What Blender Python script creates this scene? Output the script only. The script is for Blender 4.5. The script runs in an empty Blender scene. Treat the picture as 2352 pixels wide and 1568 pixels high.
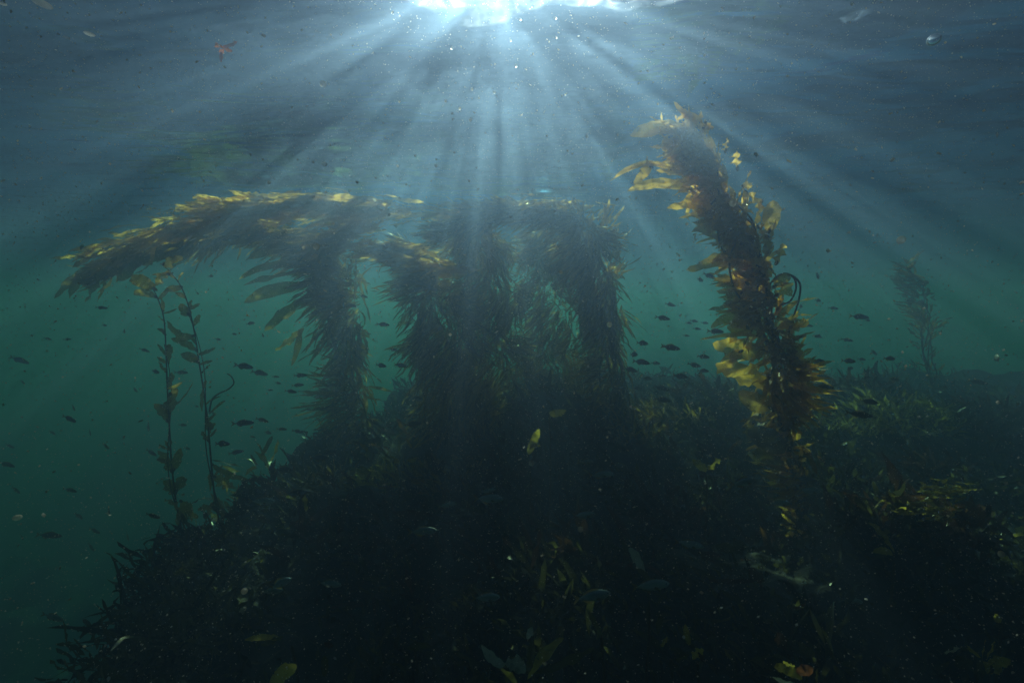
import bpy, math, random
import numpy as np
from mathutils import Vector
S = bpy.context.scene
R = math.radians
col = S.collection

# ------------------------------------------------------------------ camera, sky, sun, exposure
PITCH = -4.9
FPX = 987.0                        # focal length in pixels of a 2352 x 1568 picture
cam = bpy.data.cameras.new('camera'); co = bpy.data.objects.new('camera', cam); col.objects.link(co)
cam.sensor_width = 36; cam.lens = 36 * FPX / 2352; cam.clip_end = 500; cam.clip_start = .02
co.rotation_euler = (R(90 + PITCH), 0, 0); S.camera = co

SUN_EL, SUN_AZ = 35.5, -2.0
w = bpy.data.worlds.new('World'); S.world = w; w.use_nodes = True
nt = w.node_tree; bg = nt.nodes['Background']; sky = nt.nodes.new('ShaderNodeTexSky')
sky.sky_type = 'NISHITA'; sky.sun_disc = False
sky.sun_elevation = R(SUN_EL); sky.sun_rotation = R(SUN_AZ); bg.inputs[1].default_value = .065
nt.links.new(sky.outputs[0], bg.inputs[0])
sl = bpy.data.lights.new('sun', 'SUN'); sl.energy = 5; sl.angle = R(.4); sl.color = (1, .89, .77)
so = bpy.data.objects.new('sun', sl); col.objects.link(so)
sd = Vector((math.sin(R(SUN_AZ)) * math.cos(R(SUN_EL)), math.cos(R(SUN_AZ)) * math.cos(R(SUN_EL)), math.sin(R(SUN_EL))))
so.rotation_euler = sd.to_track_quat('Z', 'Y').to_euler()
vs = S.view_settings
vs.view_transform = 'Standard'; vs.look = 'None'; vs.exposure = .80; vs.gamma = 1
cy = S.cycles
cy.use_denoising = True; cy.volume_bounces = 1; cy.max_bounces = 6; cy.transparent_max_bounces = 32
cy.sample_clamp_indirect = 4; cy.caustics_reflective = False; cy.caustics_refractive = False

H = 1.43                           # height of the water surface above the camera

# ------------------------------------------------------------------ helpers
def at(px, py, d):
    """pixel of the 2352 x 1568 picture and forward distance in metres -> point in the world"""
    u = (px - 1176) / FPX; v = (784 - py) / FPX
    c, s = math.cos(R(PITCH)), math.sin(R(PITCH))
    f = np.array([0, c, s]); up = np.array([0, -s, c])
    ray = f + np.array([u, 0, 0]) + up * v
    return ray * (d / ray[1])

def newmat(n):
    m = bpy.data.materials.new(n); m.use_nodes = True; t = m.node_tree
    for x in list(t.nodes): t.nodes.remove(x)
    return m, T(t), t.nodes.new('ShaderNodeOutputMaterial')

class T:
    def __init__(s, t): s.t = t
    def nd(s, k, **a):
        n = s.t.nodes.new('ShaderNode' + k)
        for p, v in a.items(): setattr(n, p, v)
        return n
    def put(s, sock, x):
        if isinstance(x, bpy.types.NodeSocket): s.t.links.new(x, sock)
        elif isinstance(x, tuple) and len(x) == 3 and sock.type == 'RGBA': sock.default_value = (*x, 1)
        else: sock.default_value = x
    def m(s, op, a, b=None, clamp=False):
        n = s.nd('Math', operation=op, use_clamp=clamp); s.put(n.inputs[0], a)
        if b is not None: s.put(n.inputs[1], b)
        return n.outputs[0]
    def noise(s, scale, detail=2, rough=.5, dist=0, vec=None, sc=(1, 1, 1), rot=(0, 0, 0)):
        mp = s.nd('Mapping'); mp.inputs['Scale'].default_value = sc; mp.inputs['Rotation'].default_value = rot
        s.t.links.new(vec or s.geo().outputs['Position'], mp.inputs[0])
        n = s.nd('TexNoise'); n.inputs['Scale'].default_value = scale; n.inputs['Detail'].default_value = detail
        n.inputs['Roughness'].default_value = rough; n.inputs['Distortion'].default_value = dist
        s.t.links.new(mp.outputs[0], n.inputs['Vector']); return n.outputs[0]
    def geo(s):
        if not hasattr(s, 'g'): s.g = s.nd('NewGeometry')
        return s.g
    def step(s, x, a, b, lo=0., hi=1.):
        n = s.nd('MapRange'); n.interpolation_type = 'SMOOTHSTEP'; s.put(n.inputs[0], x)
        for i, v in enumerate((a, b, lo, hi)): n.inputs[i + 1].default_value = v
        return n.outputs[0]
    def ridge(s, x, w):
        return s.m('SUBTRACT', 1., s.m('DIVIDE', s.m('ABSOLUTE', s.m('SUBTRACT', x, .5)), w), clamp=True)
    def mixc(s, f, a, b):
        n = s.nd('Mix', data_type='RGBA'); s.put(n.inputs[0], f); s.put(n.inputs[6], a); s.put(n.inputs[7], b); return n.outputs[2]
    def shader(s, k, **a):
        n = s.nd(k)
        for p, v in a.items(): s.put(n.inputs[p.replace('_', ' ')], v)
        return n
    def mixs(s, f, a, b):
        n = s.nd('MixShader'); s.put(n.inputs[0], f); s.t.links.new(a.outputs[0], n.inputs[1]); s.t.links.new(b.outputs[0], n.inputs[2]); return n

def mk(name, V, F, mat, parent=None, origin=None, smooth=True, data=False):
    V = np.asarray(V, np.float32); F = np.asarray(F, np.int32)
    if origin is not None: V = V - np.asarray(origin, np.float32)
    me = bpy.data.meshes.new(name); n = len(F); k = F.shape[1]
    me.vertices.add(len(V)); me.vertices.foreach_set('co', V.ravel())
    me.loops.add(n * k); me.loops.foreach_set('vertex_index', F.ravel())
    me.polygons.add(n); me.polygons.foreach_set('loop_start', np.arange(n, dtype=np.int32) * k)
    me.polygons.foreach_set('loop_total', np.full(n, k, np.int32))
    me.polygons.foreach_set('use_smooth', np.full(n, smooth)); me.update(calc_edges=True)
    me.materials.append(mat)
    if data: return me
    o = bpy.data.objects.new(name, me); col.objects.link(o)
    if parent: o.parent = parent
    return o

def tag(o, label=None, cat=None, group=None, kind=None):
    if label: o['label'] = label
    if cat: o['category'] = cat
    if group: o['group'] = group
    if kind: o['kind'] = kind
    return o

def empty(name, loc, label, cat, group=None):
    o = bpy.data.objects.new(name, None); o.location = [float(x) for x in loc]; o.empty_display_size = .1
    col.objects.link(o); return tag(o, label, cat, group)

class Pile:
    """collects quads for one mesh"""
    def __init__(s): s.v = []; s.f = []; s.n = 0
    def add(s, V, F):
        V = np.asarray(V).reshape(-1, 3); s.v.append(V); s.f.append(np.asarray(F) + s.n); s.n += len(V)
    def mk(s, name, mat, parent=None, origin=None, **k):
        return mk(name, np.concatenate(s.v), np.concatenate(s.f), mat, parent, origin, **k)

def unit(a): return a / np.maximum(np.linalg.norm(a, axis=-1, keepdims=True), 1e-9)

def grid_faces(n, a, b):
    """n strips of (a+1)x(b+1) vertices"""
    i, j = np.meshgrid(np.arange(a), np.arange(b), indexing='ij'); q = (i * (b + 1) + j).ravel()
    f = np.stack([q, q + 1, q + b + 2, q + b + 1], -1)
    return (f[None] + (np.arange(n) * (a + 1) * (b + 1))[:, None, None]).reshape(-1, 4)

def ribbons(C, N, W, rng, ncr=2, ruf=.25, cup=.15, freq=(2, 5), ragged=0.):
    """C (n,k,3) centre lines, N (n,3) face normals, W (n) widths -> verts, faces of kelp blades"""
    n, k, _ = C.shape; t = np.linspace(0, 1, k)
    D = unit(np.gradient(C, axis=1)); side = unit(np.cross(D, N[:, None, :])); nr = np.cross(side, D)
    prof = 1.95 * np.clip(t, .0, 1) ** .62 * np.clip(1 - t, 0, 1) ** .62 * (1 - .15 * t)
    prof = np.maximum(prof, .05); prof[-1] = .02
    c = np.linspace(-1, 1, ncr + 1)
    fr = rng.uniform(*freq, (n, 1, 1)); ph = rng.uniform(0, 6.28, (n, 1, 1)); side_ph = np.where(c < 0, 0, 1.9)[None, None]
    wv = np.sin(6.283 * fr * t[None, :, None] + ph + side_ph) * np.abs(c)[None, None]
    wv = wv + .5 * np.sin(6.283 * fr * 2.3 * t[None, :, None] + ph * 2 + side_ph) * np.abs(c)[None, None] ** 2
    hw = (W[:, None] * .5 * prof[None])[:, :, None]
    if ragged: hw = hw * (1 + ragged * rng.uniform(-1, .6, (n, k, 1)))
    off = hw * ruf * wv * 1.6 + hw * cup * (c ** 2)[None, None] * np.sign(rng.uniform(-1, 1, (n, 1, 1)))
    V = C[:, :, None] + side[:, :, None] * (hw * c[None, None])[..., None] + nr[:, :, None] * off[..., None]
    return V.reshape(-1, 3), grid_faces(n, k - 1, ncr)

def blades(P, D, L, W, bend, rng, k=7, **kw):
    """batch of free blades from bases P along D, bending towards D+bend"""
    n = len(P); t = np.linspace(0, 1, k)[None, :, None]
    wob = rng.normal(0, .18, (n, 1, 3))
    d = unit(D[:, None] + bend[:, None] * t + wob * np.sin(t * rng.uniform(3, 7, (n, 1, 1))))
    C = P[:, None] + np.cumsum(d, axis=1) * (L[:, None, None] / k) - d[:, :1] * (L[:, None, None] / k)
    N = unit(np.cross(D, rng.normal(size=(n, 3))))
    return ribbons(C, N, W, rng, **kw)

def tube(path, rad, seg=6):
    P = np.asarray(path, float); k = len(P); rad = np.broadcast_to(np.asarray(rad, float), (k,))
    D = unit(np.gradient(P, axis=0)); a = unit(np.cross(D, np.array([.13, .9, .31]))); b = np.cross(D, a)
    th = np.linspace(0, 2 * math.pi, seg + 1)
    V = P[:, None] + (a[:, None] * np.cos(th)[None, :, None] + b[:, None] * np.sin(th)[None, :, None]) * rad[:, None, None]
    return V.reshape(-1, 3), grid_faces(1, k - 1, seg)

def catmull(P, n):
    P = np.asarray(P, float); k = len(P); u = np.linspace(0, k - 1 - 1e-6, n); i = u.astype(int); f = (u - i)[:, None]
    g = lambda j: P[np.clip(j, 0, k - 1)]
    a, b, c, d = g(i - 1), g(i), g(i + 1), g(i + 2)
    return .5 * (2 * b + (c - a) * f + (2 * a - 5 * b + 4 * c - d) * f ** 2 + (3 * b - a - 3 * c + d) * f ** 3)

# ------------------------------------------------------------------ materials
def kelp_mat(name, dark, lit, trans=.5, gloss=.25, spots=(.02, .03, .02), thin=0):
    m, t, o = newmat(name)
    rp = t.geo().outputs['Random Per Island']
    n1 = t.noise(9, 3); n2 = t.noise(60, 2)
    f = t.step(t.m('ADD', t.m('MULTIPLY', n1, .6), t.m('MULTIPLY', rp, .45)), .3, .75)
    c = t.mixc(f, dark, lit)
    c = t.mixc(t.step(n2, .56, .72, 0, .5), c, spots)
    bm = t.nd('Bump'); bm.inputs['Strength'].default_value = .5; bm.inputs['Distance'].default_value = .004
    t.put(bm.inputs['Height'], t.noise(90, 2, .6, sc=(1, 1, 2.5)))
    di = t.shader('BsdfDiffuse', Color=t.mixc(.6, c, dark)); tr = t.shader('BsdfTranslucent', Color=c)
    gl = t.shader('BsdfGlossy', Roughness=.32, Color=(.6, .6, .55))
    for x in (di, gl): t.put(x.inputs['Normal'], bm.outputs[0])
    s = t.mixs(trans, di, tr); fr = t.nd('LayerWeight'); fr.inputs[0].default_value = .25
    s = t.mixs(t.m('MULTIPLY', fr.outputs['Fresnel'], gloss), s, gl)
    if thin: s = t.mixs(thin, s, t.shader('BsdfTransparent', Color=(.95, .75, .3)))
    t.t.links.new(s.outputs[0], o.inputs[0]); return m
M = {}
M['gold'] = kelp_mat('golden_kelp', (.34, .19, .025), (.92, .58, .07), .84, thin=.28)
M['mat'] = kelp_mat('sunlit_kelp', (.6, .38, .06), (.9, .6, .12), .85, thin=.25)  # lighter copy of the kelp colour, with sunlight put into the tone
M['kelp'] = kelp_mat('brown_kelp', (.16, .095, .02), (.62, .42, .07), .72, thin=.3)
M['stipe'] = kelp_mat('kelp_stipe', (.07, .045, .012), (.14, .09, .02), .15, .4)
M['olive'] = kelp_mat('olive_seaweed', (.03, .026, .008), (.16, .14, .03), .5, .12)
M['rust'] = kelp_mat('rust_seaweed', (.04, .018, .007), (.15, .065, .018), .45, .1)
M['pale'] = kelp_mat('encrusted_seaweed', (.30, .32, .26), (.55, .56, .48), .35, .5, (.08, .08, .05))
M['lime'] = kelp_mat('yellow_green_seaweed', (.24, .19, .03), (.62, .47, .07), .5)
M['sungreen'] = kelp_mat('sunlit_green_seaweed', (.24, .22, .05), (.70, .62, .16), .7, .15, thin=.2)  # brightened seaweed green; the sunlit look is put into the colour
M['red'] = kelp_mat('red_seaweed', (.22, .06, .03), (.38, .13, .06), .5)

def fish_mat(name, c1, c2, metal):
    m, t, o = newmat(name)
    z = t.nd('TexCoord'); sp = t.nd('SeparateXYZ'); t.t.links.new(z.outputs['Object'], sp.inputs[0])
    f = t.step(t.m('ADD', sp.outputs[2], t.m('MULTIPLY', t.noise(60, 2, vec=z.outputs['Object']), .1)), -.08, .2)
    p = t.shader('BsdfPrincipled', Base_Color=t.mixc(f, c2, c1), Metallic=metal, Roughness=.5)
    t.put(p.inputs['Specular IOR Level'], .7)
    t.t.links.new(p.outputs[0], o.inputs[0]); return m
M['fish'] = fish_mat('dark_fish_skin', (.05, .06, .055), (.16, .18, .17), .35)
M['fishb'] = fish_mat('bronze_fish_skin', (.16, .08, .04), (.32, .24, .15), .3)
M['fishs'] = fish_mat('silver_fish_skin', (.14, .19, .19), (.5, .55, .52), .35)
m, t, o = newmat('fish_fin'); s = t.mixs(.6, t.shader('BsdfDiffuse', Color=(.12, .12, .09)), t.shader('BsdfTranslucent', Color=(.35, .33, .22)))
t.t.links.new(s.outputs[0], o.inputs[0]); M['fin'] = m
m, t, o = newmat('fish_eye'); s = t.shader('BsdfPrincipled', Base_Color=(.01, .01, .01), Roughness=.1); t.t.links.new(s.outputs[0], o.inputs[0]); M['eye'] = m

m, t, o = newmat('marine_snow')
c = t.mixc(t.geo().outputs['Random Per Island'], (.75, .72, .68), (.9, .9, .9))
s = t.mixs(.5, t.shader('BsdfDiffuse', Color=c), t.shader('BsdfTranslucent', Color=c)); s = t.mixs(.7, s, t.shader('BsdfRefraction', Color=c, Roughness=.6, IOR=1.08)); t.t.links.new(s.outputs[0], o.inputs[0]); M['snow'] = m
m, t, o = newmat('soft_speck')
s = t.mixs(.6, t.shader('BsdfDiffuse', Color=(.8, .72, .66)), t.shader('BsdfTranslucent', Color=(.85, .78, .72)))
s = t.mixs(.75, s, t.shader('BsdfRefraction', Color=(.97, .93, .9), Roughness=.6, IOR=1.06)); s = t.mixs(.75, t.shader('BsdfTransparent'), s)
t.t.links.new(s.outputs[0], o.inputs[0]); M['soft'] = m
m, t, o = newmat('air_bubble'); s = t.shader('BsdfGlass', Roughness=.0, IOR=.76); t.t.links.new(s.outputs[0], o.inputs[0]); M['air'] = m

m, t, o = newmat('reef_rock')
n1 = t.noise(1.3, 4, .6); n2 = t.noise(7, 4, .65); n3 = t.noise(32, 3, .6)
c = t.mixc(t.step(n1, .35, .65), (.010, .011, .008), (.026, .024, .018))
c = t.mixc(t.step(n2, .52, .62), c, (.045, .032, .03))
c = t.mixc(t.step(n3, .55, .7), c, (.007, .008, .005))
bm = t.nd('Bump'); bm.inputs['Strength'].default_value = .9; bm.inputs['Distance'].default_value = .05; t.put(bm.inputs['Height'], n2)
p = t.shader('BsdfPrincipled', Base_Color=c, Roughness=.9); t.put(p.inputs['Normal'], bm.outputs[0])
t.t.links.new(p.outputs[0], o.inputs[0]); M['rock'] = m

# ------------------------------------------------------------------ sea bed
def sst(x, a, b): u = np.clip((x - a) / (b - a), 0, 1); return u * u * (3 - 2 * u)
_r = np.random.default_rng(11)
_W = [(_r.uniform(0, 6.28), 10 ** _r.uniform(-.75, .5), _r.uniform(0, 6.28)) for _ in range(46)]
def ground_z(x, y):
    x = np.asarray(x, float); y = np.asarray(y, float)
    edge = np.where(y < 3.4, .05 - .79 * y, -2.63 + .06 * (y - 3.4))
    wob = .35 * np.sin(y * 1.7 + 1) + .2 * np.sin(y * 4.1) + .16 * np.sin(7.3 * y + 2 * x) + .1 * np.sin(13.7 * y - 5 * x)
    z = -1.85 - 2.0 * sst(edge - x + wob * .6, -.12, .95) * (1 + .12 * np.sin(x * 2.1) * np.sin(y * 1.7 + 1))
    z = z - 2.6 * sst(np.hypot(x, y), 4.4, 9) * sst(edge - x, .3, 1.5) - 3.2 * sst(y, 9, 16)
    z = z + .22 * np.sin(x * 3.3 + y) * np.sin(y * 3.9 - x) * sst(edge - x, .2, 1.5)
    z = z + .22 * sst(y, 3.5, 6) * sst(x, -.8, 1)                                  # reef lifts behind
    z = z + .45 * np.exp(-((x - 4.2) / 1.7) ** 2 - ((y - 5.2) / 1.6) ** 2)          # mound far right
    z = z + .42 * np.exp(-((x - 2.55) / .6) ** 2 - ((y - 2.6) / .5) ** 2)           # boulder near right
    z = z + .25 * np.exp(-((x - .3) / .7) ** 2 - ((y - 5.6) / 1.0) ** 2)
    z = z - .3 * (1 - sst(y, 1.6, 3.0)) * sst(x, -1.5, -.5)
    n = 0
    for th, lam, ph in _W:
        k = 6.283 / lam; n = n + .018 * lam ** .8 * np.sin(k * (x * math.cos(th) + y * math.sin(th)) + ph + 1.3 * np.sin(y * 1.1 + ph))
    n = n + .035 * np.abs(np.sin(7.1 * x + 2 * np.sin(3 * y)) * np.sin(6.3 * y + 2 * np.sin(4 * x))) + .018 * np.sin(19 * x + 3 * np.sin(9 * y)) * np.sin(17 * y + 2 * np.sin(11 * x))
    return z + n
def uneven(lo, hi, c, fine, n):
    u = np.linspace(-1, 1, n); s = np.sign(u) * np.abs(u) ** 2.6
    a = np.where(s < 0, c + s * (c - lo), c + s * (hi - c)); lin = u * fine * n / 2 + c
    return np.sort(np.where(np.abs(u) < .0, lin, a + u * fine))
xs = uneven(-39, 39, 0, .0, 800); ys = uneven(-30, 53, 2.2, .0, 800)
X, Y = np.meshgrid(xs, ys, indexing='ij')
V = np.stack([X, Y, ground_z(X, Y)], -1).reshape(-1, 3)
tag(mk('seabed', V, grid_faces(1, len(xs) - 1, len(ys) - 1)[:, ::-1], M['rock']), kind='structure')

# ------------------------------------------------------------------ water surface, seen from below
m, t, o = newmat('water_surface')
geo = t.geo()
a = t.ridge(t.noise(2.8, 1, dist=.7), .12); b = t.ridge(t.noise(8, 1, dist=.6), .13); c = t.ridge(t.noise(17, 1, dist=.5), .16)
big = t.step(t.noise(.5, 1), .36, .62)
ca = t.m('ADD', t.m('MULTIPLY', t.m('MULTIPLY', t.m('POWER', a, 1.3), t.m('ADD', t.m('MULTIPLY', b, 1.2), .25)), .9), t.m('ADD', t.m('MULTIPLY', t.m('POWER', b, 1.8), .25), t.m('MULTIPLY', t.m('POWER', c, 1.4), .26)))
sp1 = t.step(t.noise(3.3, 1), .61, .70); sp2 = t.step(t.noise(8, 1), .62, .70)
ca = t.m('MULTIPLY', ca, t.m('ADD', t.m('MULTIPLY', big, .3), .25))
ca = t.m('ADD', ca, t.m('ADD', t.m('MULTIPLY', sp1, .75), t.m('ADD', t.m('MULTIPLY', sp2, .85), .025)), clamp=True)  # caustic pattern put into the transparency, breaking sunlight into shafts
dot = t.nd('VectorMath', operation='DOT_PRODUCT'); t.put(dot.inputs[0], geo.outputs['Incoming']); t.put(dot.inputs[1], geo.outputs['Normal'])
tir = t.step(t.m('ABSOLUTE', dot.outputs['Value']), .556, .576)
cc = t.nd('CombineColor')
for i in range(3): t.put(cc.inputs[i], ca)
tr = t.shader('BsdfTransparent', Color=cc.outputs[0])
bm = t.nd('Bump'); bm.inputs['Strength'].default_value = .8; bm.inputs['Distance'].default_value = .04; t.put(bm.inputs['Height'], t.noise(3.2, 2, .5, .6, sc=(.28, 1.3, 1), rot=(0, 0, .2)))
gl = t.shader('BsdfGlossy', Roughness=.14, Color=(.14, .40, .85)); t.put(gl.inputs['Normal'], bm.outputs[0])
t.t.links.new(t.mixs(tir, gl, tr).outputs[0], o.inputs[0])
xs = np.concatenate([np.linspace(-39.8, -13, 40), np.linspace(-12.9, 12.9, 520), np.linspace(13, 39.8, 40)])
ys = np.concatenate([np.linspace(-34.8, -4.2, 40), np.linspace(-4, 12, 400), np.linspace(12.1, 54.8, 160)])
X, Y = np.meshgrid(xs, ys, indexing='ij'); rng = np.random.default_rng(3); Z = np.zeros_like(X)
fade = np.exp(-(np.maximum(np.abs(X) - 11, 0) / 3) ** 2) * np.exp(-(np.maximum(-Y - 2, 0) / 2) ** 2)
for k in range(90):
    lam = 10 ** rng.uniform(-.75, .5); th = rng.normal(R(72), R(32)); kk = 2 * math.pi / lam
    am = .0018 * lam ** .95 * (np.exp(-np.maximum(Y - 12, 0) / 12) if lam < .8 else 1)
    Z += am * np.sin(kk * (X * math.cos(th) + Y * math.sin(th)) + rng.uniform(0, 6.28))
V = np.stack([X, Y, H + Z * fade], -1).reshape(-1, 3)
tag(mk('water_surface', V, grid_faces(1, len(xs) - 1, len(ys) - 1), m), kind='structure')

# ------------------------------------------------------------------ the water itself
m, t, o = newmat('sea_water')
ss = np.array([.043, .065, .108]); sa = np.array([.135, .036, .040])
D_ = float((ss + sa).max()); c_ = ss / D_; A_ = (1 - sa / (D_ * (1 - c_))) ** 2
pv = t.nd('VolumePrincipled')
pv.inputs['Color'].default_value = (*c_, 1); pv.inputs['Absorption Color'].default_value = (*A_, 1)
pv.inputs['Density'].default_value = D_; pv.inputs['Anisotropy'].default_value = .76
t.t.links.new(pv.outputs[0], o.inputs['Volume'])
v = np.array([[x, y, z] for x in (-40, 40) for y in (-35, 55) for z in (-7.5, H + .35)])
tag(mk('haze', v, [(0, 1, 3, 2), (4, 6, 7, 5), (0, 4, 5, 1), (2, 3, 7, 6), (0, 2, 6, 4), (1, 5, 7, 3)], m, smooth=False), kind='stuff')

# ------------------------------------------------------------------ giant kelp
def float_bulb(p, d, r):
    d = unit(np.asarray(d, float)); s = np.linspace(0, 1, 7)
    return tube([p + d * r * 3.2 * x for x in s], [r * max(.12, math.sin(math.pi * min(1, x * .9 + .05)) ** .8) for x in s], 7)

def sig_blade(parent, org, p0, p1, wid, rng, mat, mid=None, ncr=6, k=16, ruf=.22, bulb=True, tilt=.6, ragged=0., name='blade', label=None):
    """one hand-placed blade from p0 to p1 (world points)"""
    p0 = np.asarray(p0, float); p1 = np.asarray(p1, float); L = np.linalg.norm(p1 - p0)
    if mid is None: mid = (p0 + p1) / 2 + np.array([0, rng.normal(0, .06), rng.normal(0, .07)]) * L + np.array([0, 0, .03 * L])
    u = np.linspace(0, 1, k)[:, None]
    C = (1 - u) ** 2 * p0 + 2 * u * (1 - u) * (2 * mid - (p0 + p1) / 2) + u ** 2 * p1
    N = unit(np.array([rng.normal(0, tilt), -1, rng.normal(0, tilt)]))
    V, F = ribbons(C[None], N[None], np.array([wid * 1.15]), rng, ncr=ncr, ruf=ruf, freq=(1.5, 3.2), ragged=ragged)
    o = mk(name, V, F, mat, parent, org)
    if label: o['label'] = label
    if bulb:
        r = min(.013, max(.005, wid * .16)); d = C[1] - C[0]
        V, F = float_bulb(p0 - unit(d) * r * 1.2, d, r); mk('float', V, F, M['stipe'], o, org)
    return o

def kelp(name, label, spine, n_stipe, n_blade, L, W, rng, mat, flow, cat='kelp', group=None, out=.7, up=.35, rstipe=.008, extra_fol=None, crown=0, spread=1.):
    """spine rows: (px, py, distance, radius in px), base first.  flow(t) -> current vector."""
    sp = np.array([[*at(a, b, d), r * d / FPX] for a, b, d, r in spine]); sp = catmull(sp, 90); C = sp[:, :3]; rad = np.abs(sp[:, 3])
    C[:, 2] = np.minimum(C[:, 2], H - .07)
    q = np.linspace(0, 1, 90); rad = rad * (1 + .18 * np.sin(q * 31 + rng.uniform(0, 6)) + .15 * np.sin(q * 57 + rng.uniform(0, 6)))
    C = C + rng.uniform(-1, 1, 3) * (.03 * np.sin(q * 23))[:, None]
    base = C[0].copy(); base[2] = float(ground_z(base[0], base[1])) 
    root = empty(name, base, label, cat, group)
    Tn = unit(np.gradient(C, axis=0)); t = np.linspace(0, 1, 90)
    # stipes run up from the holdfast inside the bundle
    for s in range(n_stipe):
        th = rng.uniform(0, 6.28); q = rng.uniform(.2, .9); ph = rng.uniform(0, 6.28); f = rng.uniform(1, 3)
        offx = np.cos(th + 2 * np.sin(f * t * 3 + ph)) * rad * q; offy = np.sin(th + 2 * np.sin(f * t * 3 + ph)) * rad * q
        P = C + np.stack([offx, offy, .3 * offx * (1 - np.abs(Tn[:, 2]))], -1)
        P = np.vstack([base + rng.normal(0, .03, 3) * (1, 1, 0), P]); e = 91 if s < n_stipe // 2 + 1 else int(rng.uniform(60, 91))
        V, F = tube(P[:e], np.linspace(1.3, .55, e) * rstipe, 6); mk('stipe', V, F, M['stipe'], root, base)
    # holdfast of short haptera
    pl = Pile()
    for s in range(26):
        th = rng.uniform(0, 6.28); r = rng.uniform(.06, .2)
        e = base + np.array([math.cos(th) * r, math.sin(th) * r, -.06]); mm = (base + e) / 2 + np.array([0, 0, .07])
        pl.add(*tube(catmull([base + [0, 0, .1], mm, e], 7), np.linspace(1.4, .6, 7) * .008, 5))
    pl.mk('holdfast', M['stipe'], root, base)
    # foliage
    dens = np.maximum(rad, .02) ** .8; dens = dens / dens.sum()
    i = rng.choice(90, n_blade, p=dens); ti = t[i]
    th = rng.uniform(0, 6.28, n_blade); radial = np.stack([np.cos(th), np.sin(th), rng.normal(0, .35, n_blade)], -1)
    radial = unit(radial - Tn[i] * (radial * Tn[i]).sum(-1, keepdims=True) * .8)
    q = np.sqrt(rng.uniform(0, 1, n_blade)) * .75
    P = C[i] + radial * (rad[i] * q)[:, None] + Tn[i] * rng.normal(0, .03, (n_blade, 1))
    fl = np.array([flow(x) for x in ti])
    ph = rng.uniform(0, 6.28, 6)
    clump = np.stack([np.sin(P[:, 2] * 5.1 + P[:, 0] * 4.3 + ph[0]) + .6 * np.sin(P[:, 2] * 13 + ph[1]), np.sin(P[:, 1] * 6 + P[:, 2] * 3 + ph[2]), .8 * np.sin(P[:, 0] * 6.3 + P[:, 2] * 4.1 + ph[3]) + .5 * np.sin(P[:, 0] * 15 + ph[4])], -1)
    D = unit(radial * out + Tn[i] * up + fl * rng.uniform(.6, 1.4, (n_blade, 1)) + clump * .28 + rng.normal(0, .16, (n_blade, 3)))
    Ls = L * np.clip(rng.lognormal(-.15, .4, n_blade), .35, 2.) * np.clip(rad[i] / rad.mean(), .45, 1.3) ** spread
    Ls = np.minimum(Ls, L * 1.6)
    bend = fl * .8 + clump * .35 + rng.normal(0, .25, (n_blade, 3))
    P[:, 2] = np.minimum(P[:, 2], H - .09)
    V, F = blades(P, D, Ls, W * rng.uniform(.55, 1.3, n_blade), bend, rng, k=8, ncr=2, ruf=.42, ragged=.12)
    V[:, 2] = np.where(V[:, 2] > H - .07, H - .07 - (V[:, 2] - H + .07) * .12, V[:, 2])
    nf = 7 * 2
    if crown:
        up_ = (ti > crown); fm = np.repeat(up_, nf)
        for nm, sel, mt in (('fronds', ~fm, mat), ('crown', fm, M['mat'])):  # crown blades younger and paler, with sunlight also put into their colour
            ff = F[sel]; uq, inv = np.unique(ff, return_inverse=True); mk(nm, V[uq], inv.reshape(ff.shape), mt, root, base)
    else: mk('fronds', V, F, mat, root, base)
    return root, base, C, rad

rng = np.random.default_rng(21)
# --- the tall golden kelp on the right
DA = 3.2
spA = [(1832, 1235, DA, 20), (1828, 1120, DA, 25), (1812, 1030, DA, 30), (1802, 950, DA, 34), (1796, 880, DA, 36), (1786, 820, DA, 36), (1776, 760, DA, 38),
       (1762, 700, DA, 38), (1742, 640, DA, 32), (1716, 570, DA, 26), (1694, 510, DA, 22), (1660, 452, DA - .03, 28), (1632, 400, DA - .06, 28), (1606, 350, DA - .1, 20), (1592, 300, DA - .12, 9)]
flA = lambda t: np.array([-.25 - 1.5 * max(0, t - .6) * 2, -.15, .3 * min(1, t * 1.3) - .2])
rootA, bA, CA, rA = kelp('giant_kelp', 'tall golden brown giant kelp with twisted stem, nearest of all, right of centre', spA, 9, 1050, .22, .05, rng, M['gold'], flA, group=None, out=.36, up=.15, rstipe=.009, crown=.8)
cA = lambda x, y: (1359.75 + .293 * x, 238.9 + .293 * y)
cB = lambda x, y: (1506.75 + .3515 * x, 588 + .3515 * y)
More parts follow.
